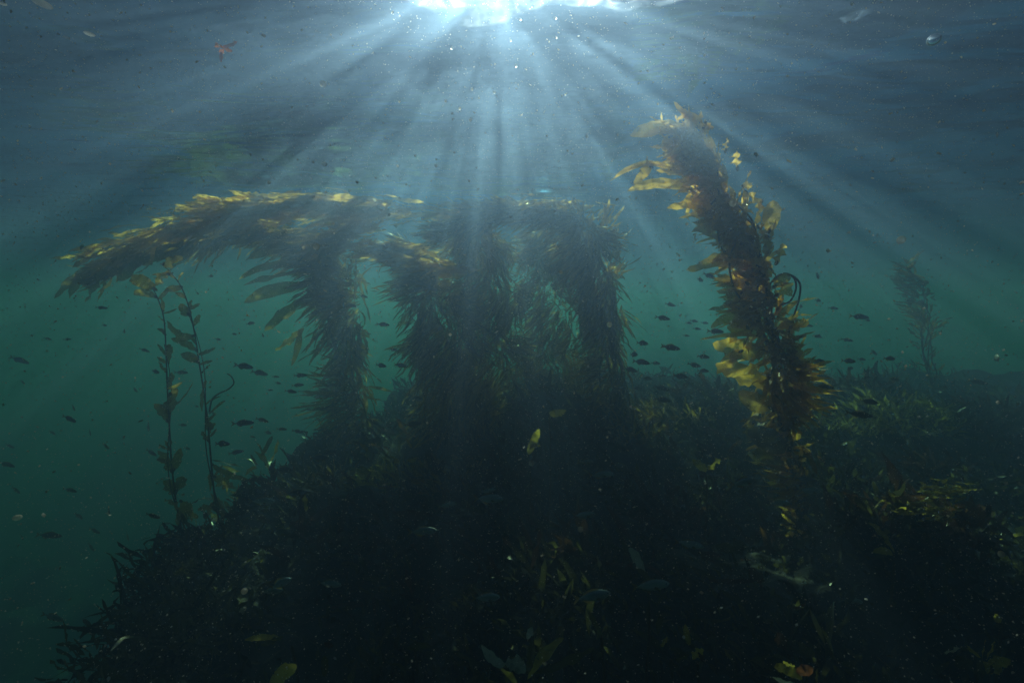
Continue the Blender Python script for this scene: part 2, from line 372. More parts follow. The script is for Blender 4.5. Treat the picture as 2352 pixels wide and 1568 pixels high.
sigA = [(cA, 700, 190, 300, 250, 85), (cA, 700, 320, 548, 288, 95), (cA, 825, 185, 755, 55, 60), (cA, 870, 190, 955, 180, 45), (cA, 890, 140, 880, 252, 55),
        (cA, 1045, 370, 1066, 262, 50), (cA, 1140, 510, 1138, 365, 60), (cA, 850, 425, 520, 490, 85), (cA, 640, 500, 180, 565, 22), (cA, 620, 520, 135, 612, 20),
        (cA, 470, 500, 425, 408, 48), (cA, 465, 480, 330, 632, 58), (cA, 780, 670, 275, 684, 62), (cA, 980, 815, 585, 818, 58), (cA, 1090, 905, 680, 895, 42),
        (cA, 1100, 985, 780, 1005, 75), (cA, 1170, 1130, 740, 1300, 88), (cA, 1390, 1003, 1420, 755, 95), (cA, 1445, 1250, 1490, 1090, 75), (cA, 880, 520, 700, 545, 120),
        (cA, 780, 420, 640, 395, 55), (cA, 840, 290, 830, 440, 60), (cA, 780, 300, 700, 290, 55), (cA, 920, 470, 700, 480, 70), (cA, 1180, 640, 1260, 640, 45), (cA, 1200, 690, 1360, 830, 60),
        (cA, 1330, 760, 1290, 940, 60), (cA, 1180, 800, 1070, 830, 75), (cA, 1200, 1340, 1110, 1325, 40), (cA, 1300, 960, 1400, 1090, 90), (cA, 1380, 1040, 1360, 1180, 70),
        (cB, 560, 380, 358, 470, 46), (cB, 590, 330, 436, 315, 60), (cB, 540, 345, 385, 360, 18), (cB, 600, 400, 480, 570, 110), (cB, 600, 470, 520, 375, 90), (cB, 640, 290, 520, 180, 60),
        (cB, 600, 180, 505, 120, 50), (cB, 660, 520, 290, 545, 22), (cB, 720, 610, 370, 570, 120), (cB, 750, 870, 390, 700, 115), (cB, 560, 620, 400, 770, 60), (cB, 750, 990, 540, 885, 95),
        (cB, 860, 1260, 600, 1130, 115), (cB, 850, 1400, 600, 1290, 95), (cB, 900, 310, 1065, 272, 12), (cB, 890, 395, 1022, 388, 11), (cB, 870, 490, 1000, 440, 70), (cB, 840, 880, 985, 700, 130),
        (cB, 860, 640, 985, 690, 90), (cB, 870, 1130, 985, 960, 85), (cB, 780, 260, 900, 180, 90), (cB, 770, 200, 880, 130, 60), (cB, 800, 620, 900, 560, 80), (cB, 690, 240, 650, 220, 50),
        (cB, 700, 130, 760, 60, 60), (cB, 560, 240, 500, 340, 30), (cB, 640, 1080, 600, 1200, 60), (cB, 900, 950, 1000, 1080, 70)]
for fn, x0, y0, x1, y1, wd in sigA:
    sc = .293 if fn is cA else .3515
    a0 = fn(x0, y0); a1 = fn(x1, y1); dd = rng.uniform(-.16, .02)
    p0 = at(*a0, DA + dd); p1 = at(*a1, DA + dd + rng.uniform(-.12, .08))
    sig_blade(rootA, bA, p0, p1, wd * 1.45 * sc * DA / FPX, rng, M['mat' if a0[1] < 640 else 'gold' if a0[1] < 900 and a1[0] < a0[0] + 20 else ('kelp' if a0[1] < 980 else 'olive')], tilt=.4, ruf=.3, ragged=.1)  # blade colour goes by height; sunlight is put into the upper ones
_C = catmull([at(a, b, d - .05) for a, b, d, r in spA[8:]], 60); _n = 340; _i = rng.integers(0, 60, _n)
_P = _C[_i] + rng.normal(0, 1, (_n, 3)) * (.05, .06, .03)
_D = unit(np.array([-1, -.15, .0])[None] + rng.normal(0, .38, (_n, 3))); _V, _F = blades(_P, _D, rng.uniform(.12, .34, _n), rng.uniform(.025, .065, _n), rng.normal(0, .5, (_n, 3)), rng, k=10, ncr=4, ruf=.5, ragged=.15)
_V[:, 2] = np.minimum(_V[:, 2], H - .08); mk('streaming_blades', _V, _F, M['mat'], rootA, bA)
# bare stipes looping out of the bundle
for pts in ([cA(1130, 1090), cA(1085, 1180), cA(1080, 1300), cA(1110, 1440), cA(1160, 1520)], [cB(740, 190), cB(800, 125), cB(880, 125), cB(940, 180), cB(935, 280), cB(900, 390)],
            [cB(760, 170), cB(830, 115), cB(900, 140), cB(915, 210), cB(880, 290), cB(820, 320)], [cA(780, 770), cA(850, 810), cA(920, 800), cA(1000, 700)],
            [cA(1180, 700), cA(1190, 860), cA(1260, 960), cA(1200, 1100)], [cA(1100, 760), cA(1240, 890), cA(1280, 1010), cA(1230, 1120)], [cA(985, 960), cA(1000, 1080), cA(1050, 1170), cA(1130, 1180)]):
    V, F = tube(catmull([at(*p, DA - .08) for p in pts], 26), .007, 6); mk('stipe', V, F, M['stipe'], rootA, bA)

# --- the kelp on the left whose top trails along the surface
DC = 6.0
fl = lambda t: np.array([-.3, -.1, -.35]) if t < .5 else np.array([-1.1, -.1, -.5 + .25 * (t > .8)])
spC = [(838, 1170, DC - .5, 40), (822, 1050, DC - .4, 48), (806, 930, DC - .3, 46), (800, 830, DC - .2, 46), (792, 730, DC - .1, 50), (775, 640, DC, 58), (745, 585, DC, 56),
       (660, 540, DC, 42), (560, 530, DC, 40), (450, 548, DC - .1, 34), (360, 580, DC - .3, 28), (270, 612, DC - .5, 20), (215, 645, DC - .6, 10)]
rootC, bC, CC, rC = kelp('giant_kelp', 'arching giant kelp left of centre, its top trailing far left along the surface', spC, 8, 3000, .38, .045, rng, M['kelp'], fl, out=.36, up=.1, spread=.5)
c3 = lambda x, y: (91.9 + .293 * x, 404 + .293 * y); c4 = lambda x, y: (540.2 + .293 * x, 404 + .293 * y)
for fn, x0, y0, x1, y1, wd, d in [(c3, 470, 700, 110, 960, 80, 5.2), (c3, 420, 720, 230, 960, 75, 5.2), (c3, 500, 700, 350, 990, 85, 5.2), (c3, 700, 600, 540, 790, 120, 5.3), (c3, 800, 600, 610, 820, 100, 5.4),
        (c3, 640, 560, 340, 600, 90, 5.2), (c3, 560, 600, 250, 720, 90, 5.2), (c3, 800, 500, 530, 450, 60, 5.4), (c3, 900, 430, 760, 440, 60, 5.5), (c3, 1000, 540, 760, 690, 130, 5.5),
        (c4, 560, 860, 70, 995, 110, 5.7), (c4, 540, 760, 60, 860, 70, 5.7), (c4, 560, 690, 30, 810, 60, 5.7), (c4, 560, 950, 230, 1215, 100, 5.7), (c4, 540, 1190, 310, 1370, 75, 5.6), (c4, 500, 1200, 440, 1490, 55, 5.5),
        (c4, 600, 520, 100, 650, 110, 5.7), (c4, 600, 700, 760, 870, 120, 5.7), (c4, 760, 1080, 860, 940, 50, 5.7), (c4, 800, 480, 700, 800, 90, 5.8), (c4, 980, 300, 680, 215, 110, 5.9), (c4, 900, 600, 820, 760, 60, 5.8),
        (c4, 700, 570, 640, 1000, 60, 5.6), (c4, 660, 960, 560, 905, 35, 5.4)]:
    sig_blade(rootC, bC, at(*fn(x0, y0), d), at(*fn(x1, y1), d - .15), wd * .293 * d / FPX, rng, M['kelp'], ncr=4, bulb=False)
# golden mat of blades lying just under the surface
def mat_of_blades(root, base, pts, n, L, W, flow, mat, thick=.05, widen=.25):
    P = catmull([at(a, b, d) for a, b, d in pts], 60); i = rng.integers(0, 60, n)
    Q = P[i] + rng.normal(0, 1, (n, 3)) * (widen, widen * .8, thick)
    Q[:, 2] = np.minimum(Q[:, 2], H - .09)
    D = unit(np.array(flow)[None] + rng.normal(0, .22, (n, 3)) * (1, 1, .35))
    V, F = blades(Q, D, L * rng.uniform(.5, 1.3, n), W * rng.uniform(.6, 1.3, n), rng.normal(0, .2, (n, 3)), rng, k=9, ncr=2, ruf=.35)
    V[:, 2] = np.minimum(V[:, 2], H - .08 + .01 * np.sin(V[:, 0] * 9 + V[:, 1] * 7))
    return mk('canopy', V, F, mat, root, base)
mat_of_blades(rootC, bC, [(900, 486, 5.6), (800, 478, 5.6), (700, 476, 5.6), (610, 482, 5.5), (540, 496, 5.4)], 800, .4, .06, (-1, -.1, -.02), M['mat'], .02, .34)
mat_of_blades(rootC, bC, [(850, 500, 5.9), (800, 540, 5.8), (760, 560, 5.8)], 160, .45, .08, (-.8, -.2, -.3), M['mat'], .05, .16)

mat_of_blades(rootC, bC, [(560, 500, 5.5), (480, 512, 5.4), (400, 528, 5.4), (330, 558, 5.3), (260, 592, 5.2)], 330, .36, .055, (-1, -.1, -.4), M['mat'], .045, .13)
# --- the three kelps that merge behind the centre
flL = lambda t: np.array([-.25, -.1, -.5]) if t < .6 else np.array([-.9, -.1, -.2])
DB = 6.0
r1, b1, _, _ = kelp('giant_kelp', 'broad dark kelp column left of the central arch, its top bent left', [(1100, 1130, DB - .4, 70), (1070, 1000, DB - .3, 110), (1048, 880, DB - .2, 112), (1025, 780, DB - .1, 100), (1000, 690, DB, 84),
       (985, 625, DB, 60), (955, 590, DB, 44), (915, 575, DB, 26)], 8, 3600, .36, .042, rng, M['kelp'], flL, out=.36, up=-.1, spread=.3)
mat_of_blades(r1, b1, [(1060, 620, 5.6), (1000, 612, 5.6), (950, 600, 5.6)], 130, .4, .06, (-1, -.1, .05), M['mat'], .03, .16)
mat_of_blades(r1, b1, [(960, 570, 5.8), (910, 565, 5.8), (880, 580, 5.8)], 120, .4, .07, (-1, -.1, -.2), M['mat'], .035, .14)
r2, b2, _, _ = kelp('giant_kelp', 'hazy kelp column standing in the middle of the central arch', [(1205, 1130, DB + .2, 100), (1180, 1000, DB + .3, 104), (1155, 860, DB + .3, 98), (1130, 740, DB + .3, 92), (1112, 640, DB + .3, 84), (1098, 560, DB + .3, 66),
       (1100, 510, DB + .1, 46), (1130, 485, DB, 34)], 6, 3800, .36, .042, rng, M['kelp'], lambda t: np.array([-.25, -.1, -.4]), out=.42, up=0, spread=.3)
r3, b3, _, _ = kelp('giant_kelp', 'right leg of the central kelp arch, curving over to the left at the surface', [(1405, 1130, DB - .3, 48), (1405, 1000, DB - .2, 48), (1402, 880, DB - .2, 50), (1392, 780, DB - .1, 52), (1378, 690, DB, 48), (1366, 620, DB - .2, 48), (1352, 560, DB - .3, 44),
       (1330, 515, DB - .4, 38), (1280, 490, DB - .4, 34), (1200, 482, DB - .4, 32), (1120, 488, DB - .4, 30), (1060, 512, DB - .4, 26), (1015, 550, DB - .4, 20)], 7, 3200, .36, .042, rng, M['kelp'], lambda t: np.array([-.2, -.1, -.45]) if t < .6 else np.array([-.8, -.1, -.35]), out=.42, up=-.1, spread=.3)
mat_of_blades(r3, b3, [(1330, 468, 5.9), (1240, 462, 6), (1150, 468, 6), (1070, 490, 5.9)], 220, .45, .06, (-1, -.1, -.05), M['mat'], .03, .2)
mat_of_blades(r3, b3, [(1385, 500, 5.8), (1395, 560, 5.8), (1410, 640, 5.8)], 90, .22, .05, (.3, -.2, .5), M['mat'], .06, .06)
kelp('giant_kelp', 'dimmest kelp column, filling the hollow of the central arch far behind', [(1290, 1080, 7.0, 120), (1280, 950, 7.0, 110), (1270, 820, 7.0, 96), (1262, 700, 7.0, 86), (1256, 600, 7.0, 80), (1250, 530, 7.0, 60)], 4, 3000, .36, .045, rng, M['kelp'], lambda t: np.array([-.25, -.1, -.4]), out=.42, up=0, spread=.3)
# --- pale far kelp on the right
DE = 6.8
kelp('giant_kelp', 'faint kelp far off in the haze at the right edge, rising from the mound', [(2150, 960, DE, 9), (2138, 870, DE, 11), (2128, 780, DE, 16), (2118, 710, DE, 22), (2100, 650, DE, 26), (2080, 612, DE, 14)], 5, 330, .2, .045, rng, M['kelp'],
     lambda t: np.array([-.5, -.1, .1]), out=.7, up=.3, spread=.6)

# --- two thin young kelps on the left
c0 = lambda x, y: (.3515 * x, 735 + .3515 * y)
def thin_kelp(label, stem, bl, curls=(), d=3.4):
    P = catmull([at(a, b, d) for a, b in stem], 70); base = P[0].copy(); base[2] = float(ground_z(base[0], base[1]))
    root = empty('young_kelp', base, label, 'kelp', 'two thin young kelps on the left')
    V, F = tube(np.vstack([base, P]), np.linspace(1.2, .5, 71) * .0065, 7); mk('stipe', V, F, M['stipe'], root, base)
    P2 = P + np.stack([.022 * np.sin(np.linspace(0, 15, 70)), .014 * np.cos(np.linspace(0, 11, 70)), 0 * P[:, 0]], -1)
    V, F = tube(np.vstack([base, P2[:48]]), np.linspace(1.1, .5, 49) * .005, 6); mk('stipe', V, F, M['stipe'], root, base)
    for c in curls: V, F = tube(catmull([at(*p, d) for p in c], 24), np.linspace(1, .5, 24) * .007, 6); mk('stipe', V, F, M['stipe'], root, base)
    for fn, x0, y0, x1, y1, wd in bl:
        sc = .293 if fn is c3 else .3515
        sig_blade(root, base, at(*fn(x0, y0), d), at(*fn(x1, y1), d + rng.uniform(-.1, .1)), wd * sc * d / FPX, rng, M['kelp'], tilt=.3)
    for k in range(16):
        i = int(rng.uniform(4, 62)); q = P[i]; sgn = rng.choice([-1, 1]); ln = rng.uniform(.08, .17)
        sig_blade(root, base, q, q + np.array([sgn * .6, rng.normal(0, .3), rng.uniform(.2, .9)]) * ln, rng.uniform(.018, .045), rng, M['kelp'], ncr=4, k=10, tilt=.4)
    pl = Pile()
    for s in range(20):
        th = rng.uniform(0, 6.28); r = rng.uniform(.05, .14); e = base + np.array([math.cos(th) * r, math.sin(th) * r, -.05])
        pl.add(*tube(catmull([base + [0, 0, .06], (base + e) / 2 + [0, 0, .04], e], 6), .006, 5))
    pl.mk('holdfast', M['stipe'], root, base)
thin_kelp('thin young kelp with a drooping golden top blade, leftmost on the reef edge', [(425, 1275), (418, 1220), (404, 1150), (394, 1060), (388, 960), (384, 880), (381, 800), (376, 730), (360, 680), (345, 655)],
    [(c3, 905, 890, 705, 812, 110), (c3, 910, 950, 735, 930, 75), (c3, 966, 1062, 945, 940, 34), (c3, 980, 1155, 915, 1085, 22), (c3, 988, 1245, 943, 1205, 26), (c3, 990, 1410, 920, 1318, 30), (c3, 1010, 1470, 1042, 1365, 30),
     (c3, 995, 1545, 928, 1455, 30), (c0, 1092, 340, 1035, 270, 22), (c0, 1100, 400, 1125, 340, 30), (c0, 1105, 620, 1160, 445, 75), (c0, 1095, 660, 1010, 545, 62), (c0, 1115, 580, 1262, 402, 16), (c0, 1125, 990, 1030, 850, 95),
     (c0, 1135, 980, 1185, 835, 62), (c0, 1145, 1130, 1065, 1050, 95), (c0, 1150, 1120, 1200, 1020, 85), (c0, 1170, 1250, 1075, 1170, 80), (c0, 1185, 1310, 1245, 1190, 95), (c0, 1110, 480, 1090, 600, 60), (c0, 1180, 1180, 1260, 1280, 60)])
thin_kelp('thin young kelp with leafy stem and one curly shoot, right of the leftmost one', [(508, 1275), (503, 1200), (492, 1130), (484, 1050), (478, 980), (468, 900), (457, 830), (446, 760), (432, 700), (414, 655), (388, 622), (368, 605)],
    [(c3, 970, 690, 1120, 635, 105), (c3, 1040, 760, 876, 775, 28), (c3, 1010, 770, 890, 870, 95), (c3, 1110, 870, 978, 895, 62), (c3, 1170, 1090, 1100, 1000, 85), (c3, 1175, 1100, 1185, 970, 55), (c3, 1210, 1250, 995, 1135, 75),
     (c3, 1230, 1370, 1025, 1275, 68), (c3, 1240, 1460, 1100, 1395, 80), (c3, 1270, 1540, 1330, 1475, 45), (c0, 1370, 610, 1475, 525, 18), (c0, 1362, 790, 1318, 725, 45), (c0, 1385, 940, 1620, 1040, 50), (c0, 1395, 1020, 1520, 1090, 115),
     (c0, 1400, 1190, 1340, 1300, 60), (c0, 1400, 1220, 1290, 1240, 60), (c0, 1330, 440, 1320, 600, 26), (c0, 1350, 600, 1375, 740, 36), (c0, 1385, 980, 1370, 1120, 50), (c0, 1410, 1180, 1460, 1320, 40)],
    curls=[[c0(1368, 600), c0(1385, 520), c0(1430, 480), c0(1490, 452), c0(1528, 412), c0(1512, 370), c0(1485, 350)]])

# ------------------------------------------------------------------ understory
def spray(pl, P, n, hgt, L, W, rng, lean=(0, 0, .8), ruf=.35, ncr=2, k=7):
    B = P + rng.normal(0, 1, (n, 3)) * (hgt * .35, hgt * .35, 0); B[:, 2] = P[2] + rng.uniform(0, hgt * .6, n)
    D = unit(rng.normal(0, .7, (n, 3)) + np.array(lean)); V, F = blades(B, D, L * rng.uniform(.5, 1.3, n), W * rng.uniform(.6, 1.4, n), rng.normal(0, .5, (n, 3)) + np.array([-.3, 0, -.2]), rng, k=k, ncr=ncr, ruf=ruf, ragged=.15)
    pl.add(V, F)
def bush(px, py, d, hgt_px, n, mat, label, group=None, name='seaweed_bush', L=.2, W=.035, lean=(0, 0, .8), stand=True):
    top = at(px, py, d); g = float(ground_z(top[0], top[1])); hgt = max(.12, top[2] - g) if stand else hgt_px * d / FPX
    base = np.array([top[0], top[1], g]); pl = Pile(); rr = hgt_px * d / FPX
    k = int(n); th = rng.uniform(0, 6.28, k); r = np.sqrt(rng.uniform(0, 1, k)) * rr; zf = rng.uniform(.1, 1, k)
    B = base + np.stack([np.cos(th) * r * 1.1, np.sin(th) * r * .8, (hgt - L * .45) * zf * np.sqrt(np.maximum(0, 1 - (r / rr / 1.05) ** 2))], -1)
    D = unit(np.stack([np.cos(th) * .6, np.sin(th) * .6, 0 * th], -1) + np.array(lean) + rng.normal(0, .35, (k, 3)))
    V, F = blades(B, D, L * rng.uniform(.5, 1.3, k), W * rng.uniform(.6, 1.4, k), rng.normal(0, .4, (k, 3)) + np.array([-.4, 0, -.3]), rng, k=7, ncr=2, ruf=.4, ragged=.2)
    root = empty(name, base, label, 'seaweed', group)
    mk('fronds', V, F, M[mat], root, base)
    pl = Pile()
    for s in range(7):
        e = B[rng.integers(0, k)]; pl.add(*tube(catmull([base - [0, 0, .04], (base + e) / 2 + rng.normal(0, .03, 3), e], 8), np.linspace(1.3, .5, 8) * .006, 5))
    pl.mk('stems', M['stipe'], root, base)
    return root
# low growth covering the whole reef: one mass nobody could count
def carpet(n, xr, yr, mat, seed, L=.16, W=.03, cond=None):
    rg = np.random.default_rng(seed); x = rg.uniform(*xr, n); y = rg.uniform(*yr, n); ok = np.ones(n, bool) if cond is None else cond(x, y)
    cl = np.sin(x * 2.3 + seed) + np.sin(y * 2.9 + seed * 2) + np.sin((x + y) * 4.1) + rg.normal(0, .6, n); ok &= cl > -.5
    x, y = x[ok], y[ok]; P = np.stack([x, y, ground_z(x, y) + rg.uniform(0, .07, len(x))], -1)
    D = unit(rg.normal(0, .6, P.shape) + (-.2, 0, .9)); sc = rg.uniform(.5, 1.5, len(x)) * (1 + .35 * np.sin(x * 3.1) * np.sin(y * 2.7))
    V, F = blades(P, D, L * sc, W * sc, rg.normal(0, .5, P.shape) + (-.4, 0, -.2), rg, k=6, ncr=2, ruf=.4, ragged=.2)
    return V, F
onreef = lambda x, y: x > np.where(y < 3.4, -.1 - .79 * y, -2.78 + .06 * (y - 3.4))
pl = Pile()
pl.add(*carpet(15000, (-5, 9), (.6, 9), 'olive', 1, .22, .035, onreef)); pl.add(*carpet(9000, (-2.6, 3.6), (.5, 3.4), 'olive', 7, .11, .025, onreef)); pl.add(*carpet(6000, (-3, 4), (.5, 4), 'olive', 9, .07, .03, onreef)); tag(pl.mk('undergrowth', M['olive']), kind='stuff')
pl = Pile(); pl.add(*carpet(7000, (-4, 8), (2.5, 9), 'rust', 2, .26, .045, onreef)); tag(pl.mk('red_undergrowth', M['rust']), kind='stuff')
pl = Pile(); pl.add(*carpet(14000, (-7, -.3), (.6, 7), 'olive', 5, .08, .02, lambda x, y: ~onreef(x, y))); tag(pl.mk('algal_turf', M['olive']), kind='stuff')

bush(600, 1010, 4.6, 85, 130, 'kelp', 'tall leafy seaweed bush between the thin kelps and the left kelp column', L=.34, W=.06)
bush(735, 1090, 4.2, 45, 70, 'kelp', 'upright seaweed clump at the foot of the left kelp column', L=.36, W=.06)
bush(650, 1150, 3.9, 70, 110, 'olive', 'low feathery seaweed in front of the tall leafy bush on the left', L=.22, W=.03)
bush(450, 1170, 3.9, 40, 60, 'kelp', 'small brown seaweed clump between the bases of the two thin kelps', L=.16, W=.04)
bush(890, 1065, 4.4, 75, 220, 'sungreen', 'yellow tipped seaweed hummock right of the left kelp column base', L=.22, W=.04)
bush(1010, 1085, 4.2, 85, 240, 'kelp', 'rust red seaweed hummock below the broad centre kelp', 'rust red hummocks below the centre kelps', L=.24, W=.05)
bush(1130, 1080, 4.3, 70, 150, 'rust', 'rust red seaweed hummock below the broad centre kelp', 'rust red hummocks below the centre kelps', L=.24, W=.05)
bush(1290, 1000, 4.9, 90, 200, 'rust', 'dark reddish seaweed mound under the central kelp arch', L=.24, W=.045)
bush(1440, 950, 5.2, 95, 240, 'kelp', 'hazy seaweed mound at the foot of the arch right leg', L=.25, W=.045)
bush(1560, 915, 5.4, 90, 240, 'kelp', 'hazy seaweed mound between the arch and the golden kelp', L=.24, W=.04)
bush(1660, 960, 4.9, 80, 150, 'olive', 'dim seaweed mound just left of the golden kelp stem', L=.24, W=.04)
bush(1650, 1060, 3.7, 60, 120, 'olive', 'olive seaweed clump low left of the golden kelp base', L=.18, W=.045)
bush(1540, 1120, 3.4, 60, 110, 'rust', 'rust brown seaweed clump in the dark centre of the reef', L=.2, W=.05)
bush(1930, 945, 4.8, 85, 230, 'sungreen', 'sunlit yellow green seaweed bush just right of the golden kelp', L=.22, W=.03)
bush(2055, 888, 4.9, 105, 380, 'sungreen', 'tallest sunlit green seaweed mound on the right', L=.26, W=.032)
bush(2185, 915, 5.0, 85, 280, 'olive', 'dark seaweed mound beneath the faint far kelp', L=.25, W=.04)
bush(2275, 915, 5.1, 85, 280, 'rust', 'reddish seaweed mound at the right edge of the picture', L=.25, W=.04)
bush(2150, 1030, 3.9, 90, 200, 'rust', 'reddish brown seaweed bush in the middle of the right slope', L=.22, W=.045)
bush(1960, 1060, 3.7, 80, 170, 'olive', 'olive seaweed bush low right of the golden kelp base', L=.2, W=.045)
bush(2290, 1060, 3.6, 80, 170, 'olive', 'dark olive bush near the right edge above the gold topped boulder', L=.2, W=.045)
rb = bush(2160, 1125, 2.6, 105, 260, 'rust', 'dark domed seaweed clump with frilly gold top, lower right', L=.17, W=.045, lean=(-.6, -.2, .3))
for px, py, d in ((405, 1252, 3.1), (372, 1300, 2.75), (350, 1362, 2.45), (322, 1418, 2.2), (312, 1478, 2.0), (296, 1535, 1.85), (430, 1330, 2.6), (400, 1440, 2.1), (470, 1280, 2.9), (360, 1500, 1.9)):
    p = at(px, py, d); root = empty('seaweed_bush', (p[0], p[1], p[2] - .12), 'dark seaweed tuft clinging to the steep reef edge at the lower left', 'seaweed', 'tufts on the steep reef edge'); n = 230
    B = p + rng.normal(0, 1, (n, 3)) * (.10, .12, .08) + (.06, 0, -.05)
    V, F = blades(B, unit(rng.normal(0, .6, (n, 3)) + (-.5, 0, .5)), rng.lognormal(-2.2, .5, n), rng.uniform(.012, .04, n), rng.normal(0, .5, (n, 3)), rng, k=7, ncr=2, ruf=.45, ragged=.2); mk('fronds', V, F, M['olive'], root, root.location)
    V, F = tube(catmull([p + (.1, .05, -.3), p + (.03, 0, -.1), p], 8), .006, 5); mk('stem', V, F, M['stipe'], root, root.location)
# frilly gold crest of that dome
bB = np.array(rb.location); pl = Pile()
for (px, py, n) in ((2110, 1165, 34), (2150, 1163, 26), (2190, 1128, 30), (2205, 1118, 18)):
    P = at(px, py, 2.5) + rng.normal(0, 1, (n, 3)) * (.06, .05, .012)
    pl.add(*blades(P, unit(np.array([-1, 0, .05]) + rng.normal(0, .25, (n, 3))), rng.uniform(.08, .18, n), rng.uniform(.012, .025, n), rng.normal(0, .4, (n, 3)), rng, k=8, ncr=2, ruf=.6))
pl.mk('crest', M['lime'], rb, bB)

# separate fronds in the foreground
def frond(name, label, bl, d, mat, sc, fn, group=None, base_px=None):
    bx = np.mean([b[0] for b in bl]); by = np.max([b[1] for b in bl]); p = at(*fn(bx, by), d); base = np.array([p[0], p[1], float(ground_z(p[0], p[1]))])
    root = empty(name, base, label, 'seaweed', group)
    V, F = tube(catmull([base - [0, 0, .03], (base + p) / 2 + [.02, .01, 0], p], 10), .007, 6); mk('stipe', V, F, M['stipe'], root, base)
    for b in bl:
        x0, y0, x1, y1, wd = b[:5]; mt = b[5] if len(b) > 5 else mat
        sig_blade(root, base, at(*fn(x0, y0), d), at(*fn(x1, y1), d + rng.uniform(-.08, .05)), wd * sc * d / FPX, rng, M[mt], ncr=6, ruf=.2, bulb=False, ragged=.18, tilt=.35)
c5 = lambda x, y: (1029 + .3263 * x, 1056.6 + .3263 * y); c6 = lambda x, y: (1764 + .3263 * x, 1056.6 + .3263 * y); c7 = lambda x, y: (1176 + .5 * x, 784 + .5 * y); c8 = lambda x, y: (.5 * x, 784 + .5 * y)
frond('seaweed_frond', 'bright golden frond with pale encrusted blades, bottom centre', [(560, 1540, 815, 1250, 95, 'lime'), (600, 1500, 1035, 1315, 85, 'olive'), (560, 1500, 595, 1215, 70, 'olive'), (400, 1440, 235, 1295, 75, 'pale'), (540, 1500, 400, 1430, 130, 'pale'), (560, 1260, 600, 1200, 60, 'pale'), (700, 1560, 620, 1580, 90, 'olive')], 1.75, 'lime', .3263, c5)
frond('seaweed_frond', 'thin dark pointed frond standing right of the bottom centre golden frond', [(1085, 1240, 975, 1040, 45, 'olive'), (1075, 1160, 1050, 1260, 45, 'olive')], 1.9, 'olive', .3263, c5)
frond('seaweed_frond', 'pale spotted frond above the pair of silvery fish', [(1390, 830, 1268, 620, 75, 'pale'), (1420, 840, 1330, 760, 50, 'olive')], 2.1, 'pale', .3263, c5)
frond('seaweed_frond', 'small dark green fronds at bottom right of centre', [(1480, 1230, 1520, 1110, 55, 'olive'), (1500, 1310, 1545, 1240, 40, 'lime'), (1700, 1300, 1670, 1150, 60, 'lime'), (1600, 1400, 1700, 1360, 60, 'olive')], 1.9, 'olive', .3263, c5)
frond('seaweed_frond', 'orange brown pointed frond right of the small dark green fronds', [(1720, 1400, 1800, 1330, 90, 'lime'), (1800, 1420, 1760, 1330, 60, 'rust')], 1.8, 'rust', .3263, c5)
frond('seaweed_frond', 'curved orange blade lying across the dark reef below the golden kelp', [(1145, 1110, 1090, 1040, 60, 'rust'), (1140, 1090, 900, 1095, 28, 'rust')], 2.3, 'rust', .5, c7)
frond('seaweed_frond', 'ragged brown fronds just above the curved orange blade', [(960, 985, 850, 970, 30, 'rust'), (960, 1030, 870, 985, 22, 'rust'), (1060, 960, 930, 940, 60, 'olive'), (1020, 900, 1060, 980, 70, 'olive')], 2.6, 'rust', .5, c7)
frond('seaweed_frond', 'gold and red frond bunch at the bottom edge right of centre', [(240, 1540, 45, 1455, 90, 'lime'), (200, 1490, 320, 1460, 90, 'red'), (190, 1450, 110, 1410, 50, 'lime'), (230, 1580, 30, 1520, 50, 'pale'), (345, 1560, 345, 1465, 40, 'olive')], 1.7, 'lime', .3263, c6)
frond('seaweed_frond', 'brown rounded frond above the gold and red bunch', [(130, 1330, 60, 1215, 100, 'rust'), (330, 1380, 240, 1330, 80, 'olive')], 1.9, 'rust', .3263, c6)
frond('seaweed_frond', 'branched yellow frond with orange blade in the bottom right corner', [(1540, 1500, 1710, 1400, 120, 'lime'), (1505, 1420, 1535, 1255, 30, 'lime'), (1540, 1400, 1592, 1272, 42, 'lime'), (1500, 1390, 1408, 1315, 36, 'lime'), (1440, 1450, 1320, 1380, 120, 'olive'), (1370, 1310, 1240, 1355, 55, 'pale'), (1590, 1420, 1560, 1560, 90, 'rust'), (1500, 1400, 1480, 1560, 70, 'olive')], 1.8, 'lime', .3263, c6)
frond('seaweed_frond', 'yellow green forked blade left of the domed clump, lower right', [(890, 650, 706, 438, 70, 'lime'), (880, 660, 735, 645, 60, 'lime')], 2.3, 'lime', .3263, c6)
frond('seaweed_frond', 'short crescent blade alone on the black reef, lower right', [(160, 1035, 270, 990, 34, 'rust')], 2.1, 'rust', .3263, c6)
frond('seaweed_frond', 'dull olive finger like fronds at the right edge beside the domed clump', [(1590, 500, 1600, 390, 45, 'olive'), (1690, 500, 1700, 370, 45, 'olive'), (1740, 540, 1780, 460, 70, 'lime'), (1640, 560, 1560, 510, 50, 'lime'), (1750, 820, 1690, 765, 60, 'olive')], 2.6, 'olive', .3263, c6)
frond('seaweed_frond', 'small torn yellow blade low down at the right edge', [(1640, 1140, 1590, 1095, 60, 'lime')], 2.0, 'lime', .3263, c6)
frond('seaweed_frond', 'golden brown blade rising from the bottom edge left of centre', [(1240, 1580, 1360, 1480, 90, 'lime'), (1490, 1540, 1490, 1440, 40, 'olive')], 1.6, 'lime', .5, c8)
frond('seaweed_frond', 'thin yellow green blades lying low at bottom left of centre', [(1290, 1365, 1122, 1370, 34, 'lime'), (1200, 1395, 1300, 1350, 46, 'olive'), (1530, 1400, 1490, 1380, 36, 'rust')], 1.9, 'lime', .5, c8)
